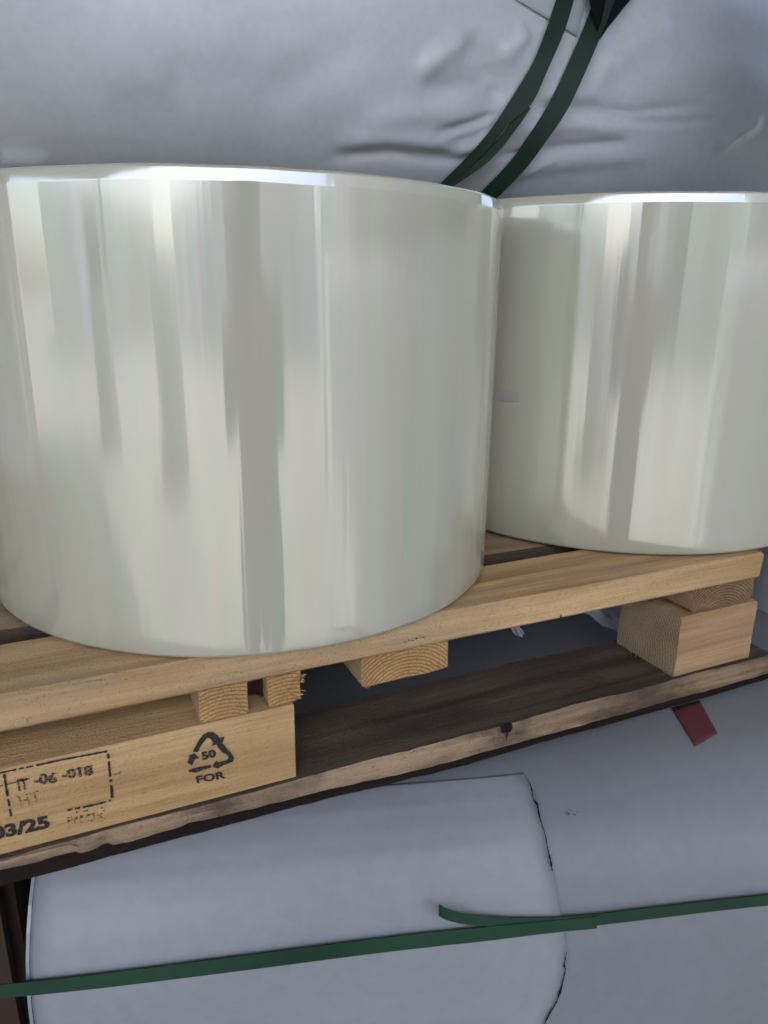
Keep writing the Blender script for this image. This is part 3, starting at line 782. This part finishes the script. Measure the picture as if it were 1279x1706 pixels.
# lower back bale that carries the upper roll
bb2 = empty('wrapped_bale', (0, .98, GZ), 'dark grey wrapped bale in the shade under the upper silver roll', 'wrapped bale')
B2 = Loft((0, 0, 0), R(2), rbox(.76, 1.3, GZ+.02, .535, .05))
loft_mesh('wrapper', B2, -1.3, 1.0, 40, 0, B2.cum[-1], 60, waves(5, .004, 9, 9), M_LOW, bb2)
# pale film folds added for the highlights on the wrapped load behind
M_FOLD = wrap('fold_film', (.42, .44, .47), .3, .6)
def fold_strip(p0, p1, wd, label, seed, y0):
    V = []; Fc = []; a = on_y(*p0, y0); b = on_y(*p1, y0-.02); n = 16
    d = (b-a); side = Vector((.55, .3, .75)).normalized()*wd
    for i in range(n+1):
        for k in range(7):
            u = i/n; v = k/6-.5
            q = a+d*u+side*v+Vector((0, -.006*math.cos(v*9)+.003*noise.noise(Vector((u*4, v*6, seed))), .004*noise.noise(Vector((u*5, v*5, seed+3)))))
            V.append(q)
    for i in range(n):
        for k in range(6): Fc.append((i*7+k, i*7+k+1, (i+1)*7+k+1, (i+1)*7+k))
    o = mesh_obj('fold_highlight', V, Fc, M_FOLD, None, smooth=True); md = o.modifiers.new('t', 'SOLIDIFY'); md.thickness = .0006
    return tag(o, label, 'film scrap', 'film folds added as highlights under the pallet')
fold_strip((856, 1040), (880, 1082), .018, 'short pale film fold added as a highlight under the middle of the deck', 2, .24)
fold_strip((965, 1005), (1052, 1052), .020, 'longer grey film fold added as a highlight beside the right block', 6, .16)

# brown cardboard at lower left and a strap hanging at the right edge
q0 = on_y(-120, 1440, .10); q1 = on_y(36, 1440, .10)
cb = MB()
x1 = on_y(34, 1600, .12).x
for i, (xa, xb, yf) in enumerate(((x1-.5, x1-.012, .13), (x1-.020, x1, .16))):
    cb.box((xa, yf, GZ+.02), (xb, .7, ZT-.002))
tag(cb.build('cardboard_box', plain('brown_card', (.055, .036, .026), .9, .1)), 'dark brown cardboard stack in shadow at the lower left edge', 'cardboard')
gs = MB()
hp = [on_y(1262, 925, .22), on_y(1266, 985, .20), on_y(1272, 1030, .18), on_y(1280, 1100, .16)]
C = [Vector(p) for p in smooth_path([tuple(p) for p in hp], 20)]
tag(ribbon_pts('packing_strap', C, [Vector((.010, .004, 0))]*len(C), M_STRAP, None, .0012), 'dark green strap end hanging past the right end of the pallet', 'strap')

# ------------------------------------------------------------------ the yard: what the glossy rolls mirror
def ground():
    m, nt, ns, lk, b = mat('yard_concrete')
    tc = N(nt, 'ShaderNodeTexCoord'); n1 = N(nt, 'ShaderNodeTexNoise', Scale=.6, Detail=8.0); n2 = N(nt, 'ShaderNodeTexNoise', Scale=30.0, Detail=6.0)
    lk.new(tc.outputs['Object'], n1.inputs['Vector']); lk.new(tc.outputs['Object'], n2.inputs['Vector'])
    r1 = ramp(nt, [(.3, (.13, .128, .12)), (.7, (.21, .205, .19))]); lk.new(n1.outputs['Fac'], r1.inputs[0])
    r2 = ramp(nt, [(.3, (.8, .8, .8)), (.7, (1.05, 1.05, 1.05))]); lk.new(n2.outputs['Fac'], r2.inputs[0])
    lk.new(mix(nt, 'MULTIPLY', 1.0, r1.outputs[0], r2.outputs[0]), b.inputs['Base Color']); b.inputs['Roughness'].default_value = .85
    bp = N(nt, 'ShaderNodeBump', Strength=.3, Distance=.004); lk.new(n2.outputs['Fac'], bp.inputs['Height']); lk.new(bp.outputs[0], b.inputs['Normal'])
    structure(mesh_obj('ground', [(-200, -200, GZ), (200, -200, GZ), (200, 200, GZ), (-200, 200, GZ)], [(0, 1, 2, 3)], m))
ground()
M_WALL = plain('rendered_wall', (.42, .41, .38), .9, .2)
ww = empty('light_block_wall', (-2, 1.9, GZ), 'tall plain unseen wall added to block light behind the stacked bales', 'wall')
wb = MB(); wb.box((-9, 1.9, GZ), (2.4, 2.1, 4.6)); wb.build('wall', M_WALL, ww)  # unseen wall, added to block light from behind the stack
wb = MB(); wb.box((-9.05, 1.84, 4.603), (2.45, 2.16, 4.7)); wb.build('coping', M_WALL, ww)
cn = empty('shade_canopy', (-2, 0, 3.1), 'unseen sheet steel roof added to shade the stacked goods', 'shade_canopy')  # unseen roof, added to keep sun and overhead sky off the goods
wb = MB()
for k in range(44): wb.box((-9+.26*k, -3.2, 3.1+(.03 if k % 2 else 0)), (-9+.26*k+.275, 1.89, 3.1295+(.03 if k % 2 else 0)))
wb.build('roof_sheet', plain('sheet_steel', (.32, .33, .34), .5), cn)
wb = MB(); wb.box((-9, -3.22, 2.95), (2.4, -3.1, 3.095)); wb.build('edge_beam', plain('beam_steel', (.2, .21, .22), .5), cn)
fb = empty('factory_building', (0, -17, GZ), 'low pale factory building across the sunlit yard', 'building')
M_FA = plain('facade_green_grey', (.58, .61, .50), .8); M_FW = plain('white_paint', (.8, .8, .78), .6); M_FD = plain('dark_doorway', (.05, .055, .06), .6)
M_FB = plain('beige_panel', (.55, .49, .40), .8); M_RF = plain('sheet_roof', (.35, .37, .40), .5)
def facade(parent, p0, dirv, seq):
    """panels built one after another along dirv from p0; depth goes away from the yard"""
    d = Vector(dirv); back = Vector((d.y, -d.x, 0)); x = 0.0
    for (nm, m, wd, top) in seq:
        rc = {'wall': 0, 'roller_door': .06, 'doorway': .25, 'pier': -.12}[nm]
        b_ = MB()
        def bx(u0, u1, r0, r1, z0, z1):
            P = [Vector(p0)+d*u+back*r_ for u, r_ in ((u0, r0), (u1, r0), (u1, r1), (u0, r1))]
            b_.add([(p.x, p.y, z0) for p in P]+[(p.x, p.y, z1) for p in P], [(0, 3, 2, 1), (4, 5, 6, 7), (0, 1, 5, 4), (1, 2, 6, 5), (2, 3, 7, 6), (3, 0, 4, 7)])
        if nm == 'roller_door':
            for k in range(12): bx(x, x+wd-.003, rc+(.02 if k % 2 else 0), rc+.1, GZ+k*.25, GZ+k*.25+.247)
            bx(x, x+wd-.003, 0, .4, GZ+3.003, top)
        elif nm == 'doorway':
            bx(x, x+wd-.003, rc, .4, GZ, GZ+2.6); bx(x, x+wd-.003, 0, .4, GZ+2.603, top)
        else: bx(x, x+wd-.003, rc, .4, GZ, top)
        b_.build(nm, m, parent)
        b_ = MB(); bx(x-.02, x+wd+.017, -.2, 6, top+.003, top+.15); b_.build('roof', M_RF, parent); x += wd
facade(fb, (-14.6, -17, GZ), (1, 0, 0), [('wall', M_FA, 2.2, 2.4), ('roller_door', M_FW, 2.6, 2.4), ('pier', M_FB, .7, 2.7), ('wall', M_FA, 2.6, 3.5), ('doorway', M_FD, 2.4, 3.5), ('wall', M_FA, 2.6, 3.5), ('pier', M_FB, .7, 3.5),
    ('roller_door', M_FB, 2.6, 3.5), ('wall', M_FA, 2.0, 3.1), ('wall', M_FW, 1.3, 1.6), ('wall', M_FA, 2.8, 2.9), ('doorway', M_FD, 2.0, 2.9), ('roller_door', M_FW, 1.6, 1.3), ('wall', M_FA, 4.2, 3.2), ('wall', M_FB, 3.5, 3.2), ('wall', M_FA, 6, 3.2)])
lbld = empty('storage_building', (-19, -9, GZ), 'long pale storage building along the left side of the yard', 'building')
facade(lbld, (-19.0, -1.2, GZ), (0, -1, 0), [('wall', M_FA, .9, 2.5), ('pier', M_FW, .35, 2.5), ('wall', M_FA, 1.7, 2.5), ('roller_door', M_FW, 1.4, 2.5), ('wall', M_FB, 1.2, 2.5), ('doorway', M_FD, 1.0, 2.5), ('wall', M_FA, 2.6, 2.5), ('pier', M_FW, .4, 2.5), ('wall', M_FA, 2.4, 2.5), ('roller_door', M_FB, 2.2, 2.5), ('wall', M_FA, 2.2, 2.5)])
# yard rolls, added light-blocking bales and canopy posts in the yard
M_POST = plain('grey_steel', (.2, .21, .22), .45, .5)
M_YB = wrap('yard_wrap', (.62, .63, .63), .4, .4)
G_Y = 'wrapped rolls standing in the yard'
def yard_roll(x, y_, r_, h, m, label):
    t = empty('yard_roll', (x, y_, GZ), label, 'wrapped roll', G_Y)
    b_ = MB(); b_.tube([(x, y_, GZ+.14), (x, y_, GZ+.16), (x, y_, GZ+.14+h-.02), (x, y_, GZ+.14+h)], [r_-.02, r_, r_, r_-.02], 40); b_.build('wrapper', m, t, smooth=False)
    b_ = MB(); 
    for k in range(5): b_.box((x-r_, y_-r_+k*r_*.44, GZ+.1), (x+r_, y_-r_+k*r_*.44+.14, GZ+.138))
    for k in (-1, 0, 1): b_.box((x+k*(r_-.06)-.05, y_-r_, GZ), (x+k*(r_-.06)+.05, y_+r_-.1, GZ+.097))
    b_.build('pallet_base', M_CROSS, t)
yard_roll(1.6, -5.2, .5, 1.5, M_YB, 'white wrapped roll in the yard, right of the viewer')
yard_roll(3.4, -4.4, .55, 1.7, M_UP, 'grey wrapped roll in the yard, far right of the viewer')
yard_roll(-4.6, -4.3, .5, 1.6, M_YB, 'white wrapped roll in the yard, left of the viewer')
yard_roll(-7.4, -2.6, .5, 1.2, M_YB, 'short white wrapped roll in the yard, far left of the viewer')
for (i, (xa, yc, z0, z1, lab)) in enumerate(((1.35, -1.3, GZ+.1, .55, 'lower unseen grey bale added to block light from the right'), (1.42, -1.25, .56, 1.9, 'upper unseen grey bale added to block light from the right'),
        (2.7, -2.9, GZ+.1, 1.5, 'single unseen grey bale added to block light from the yard side'))):
    t = empty('light_block_bale', (xa+.5, yc, z0), lab, 'wrapped bale', 'unseen bales added at the right to block light')
    q = Loft((xa, yc+(1.55 if i < 2 else .9), 0), R(-90+3*i), rbox(-1.0, 0.0, z0, z1, .09)); loft_mesh('wrapper', q, 0, 2.5 if i < 2 else 1.8, 20, 0, q.cum[-1], 50, waves(20+i, .006, 7, 7), M_UP, t)  # unseen bales, added to cut the light coming from the right
for (x, y_, lab) in ((2.3, -3.15, 'grey steel post carrying the canopy, at the right corner'), (-7.5, -3.15, 'grey steel post carrying the canopy, at the left')):
    b_ = MB(); b_.box((x-.06, y_-.06, GZ), (x+.06, y_+.06, 3.2)); b_.box((x-.14, y_-.14, GZ), (x+.14, y_+.14, GZ+.02))
    tag(b_.build('steel_post', M_POST), lab, 'post', 'steel posts in the yard')

# the photographer, seen only as a dark figure in the glossy rolls
def person():
    px, py = -.66, -.99
    root = empty('person', (px, py, GZ), 'person in grey jacket and light grey trousers holding up a phone', 'person')
    J = {}; names = []
    def j(n, x, y_, z, r_): J[n] = len(names); names.append(((px+x, py+y_, GZ+z), r_))
    j('pelvis', 0, 0, .93, .15); j('waist', 0, .01, 1.08, .14); j('chest', 0, .0, 1.28, .165); j('neck0', 0, .01, 1.44, .085); j('neck', 0, .03, 1.50, .058)
    j('head0', 0, .05, 1.58, .085); j('head', 0, .05, 1.67, .092)
    for s, n in ((-1, 'l'), (1, 'r')):
        j('sh'+n, s*.17, 0, 1.39, .075); j('el'+n, s*.19, .14, 1.17, .055); j('wr'+n, s*.07, .33, 1.38, .034)
        j('hip'+n, s*.09, 0, .86, .115); j('kn'+n, s*.10, .03, .49, .082); j('an'+n, s*.11, -.02, .10, .055); j('to'+n, s*.15, .15, .045, .04)
    E = [('pelvis', 'waist'), ('waist', 'chest'), ('chest', 'neck0'), ('neck0', 'neck'), ('neck', 'head0'), ('head0', 'head')]
    for n in 'lr': E += [('chest', 'sh'+n), ('sh'+n, 'el'+n), ('el'+n, 'wr'+n), ('pelvis', 'hip'+n), ('hip'+n, 'kn'+n), ('kn'+n, 'an'+n), ('an'+n, 'to'+n)]
    # fingers
    for s, n in ((-1, 'l'), (1, 'r')):
        bx, by, bz = s*.055, .355, 1.42
        j('palm'+n, bx, by, bz, .026); E.append(('wr'+n, 'palm'+n))
        for k in range(4):
            zz = bz+.045-.02*k; a, c = 'f%d%s' % (k, n), 'g%d%s' % (k, n)
            j(a, bx-s*.012, by+.028, zz, .009); j(c, bx-s*(.036+.004*(k % 2)), by+.036, zz+.002, .008); E += [('palm'+n, a), (a, c)]
        j('th'+n, bx-s*.014, by-.022, bz+.02, .011); j('tt'+n, bx-s*.036, by-.024, bz+.035, .009); E += [('palm'+n, 'th'+n), ('th'+n, 'tt'+n)]
    me = bpy.data.meshes.new('body'); me.from_pydata([tuple(Vector(p)-Vector((px, py, GZ))) for p, _ in names], [(J[a], J[b]) for a, b in E], [])
    o = bpy.data.objects.new('body', me); col.objects.link(o); o.parent = root
    md = o.modifiers.new('skin', 'SKIN'); md.use_smooth_shade = True
    sv = me.skin_vertices[0].data
    for i, (_, r_) in enumerate(names): sv[i].radius = (r_, r_); sv[i].use_root = (i == 0)
    sb = o.modifiers.new('sub', 'SUBSURF'); sb.levels = 2; sb.render_levels = 2
    dg = bpy.context.evaluated_depsgraph_get(); em = bpy.data.meshes.new_from_object(o.evaluated_get(dg))
    o.modifiers.clear(); o.data = em; em.materials.clear()
    for m in (plain('grey_jacket', (.17, .175, .18), .8), plain('grey_trousers', (.38, .385, .39), .85), plain('skin', (.50, .32, .24), .55), plain('dark_shoes', (.03, .03, .03), .5)): em.materials.append(m)
    for p in em.polygons:
        c = p.center; z = c.z
        p.material_index = 2 if (z > 1.49 or (c.y > .315 and z > 1.2)) else (0 if z > .9 else (1 if z > .11 else 3)); p.use_smooth = True
    # hair cap, nose, ears, eyes, mouth
    hb = MB(); hv = []; hf = []
    for i in range(9):
        for k in range(20):
            th = i/8*1.75; ph = k/20*2*math.pi
            q = 1 if not (math.sin(ph) > .3 and th > 1.1) else .9
            hv.append((px+.098*math.sin(th)*math.cos(ph)*q, py+.04+.108*math.sin(th)*math.sin(ph)*q-.012, GZ+1.665+.115*math.cos(th)))
    for i in range(8):
        for k in range(20): hf.append((i*20+k, (i+1)*20+k, (i+1)*20+(k+1) % 20, i*20+(k+1) % 20))
    mesh_obj('hair', hv, hf, plain('black_hair', (.012, .01, .01), .6), root, smooth=True)
    ph_ = MB(); ph_.box((px-.038, py+.372, GZ+1.385), (px+.038, py+.381, GZ+1.54)); ph_.build('phone_body', plain('phone_black', (.015, .015, .017), .3), tag_phone(px, py))
def tag_phone(px, py): return empty('phone', (px, py+.376, GZ+1.46), 'black phone held up by the person in the grey jacket', 'phone')
person()
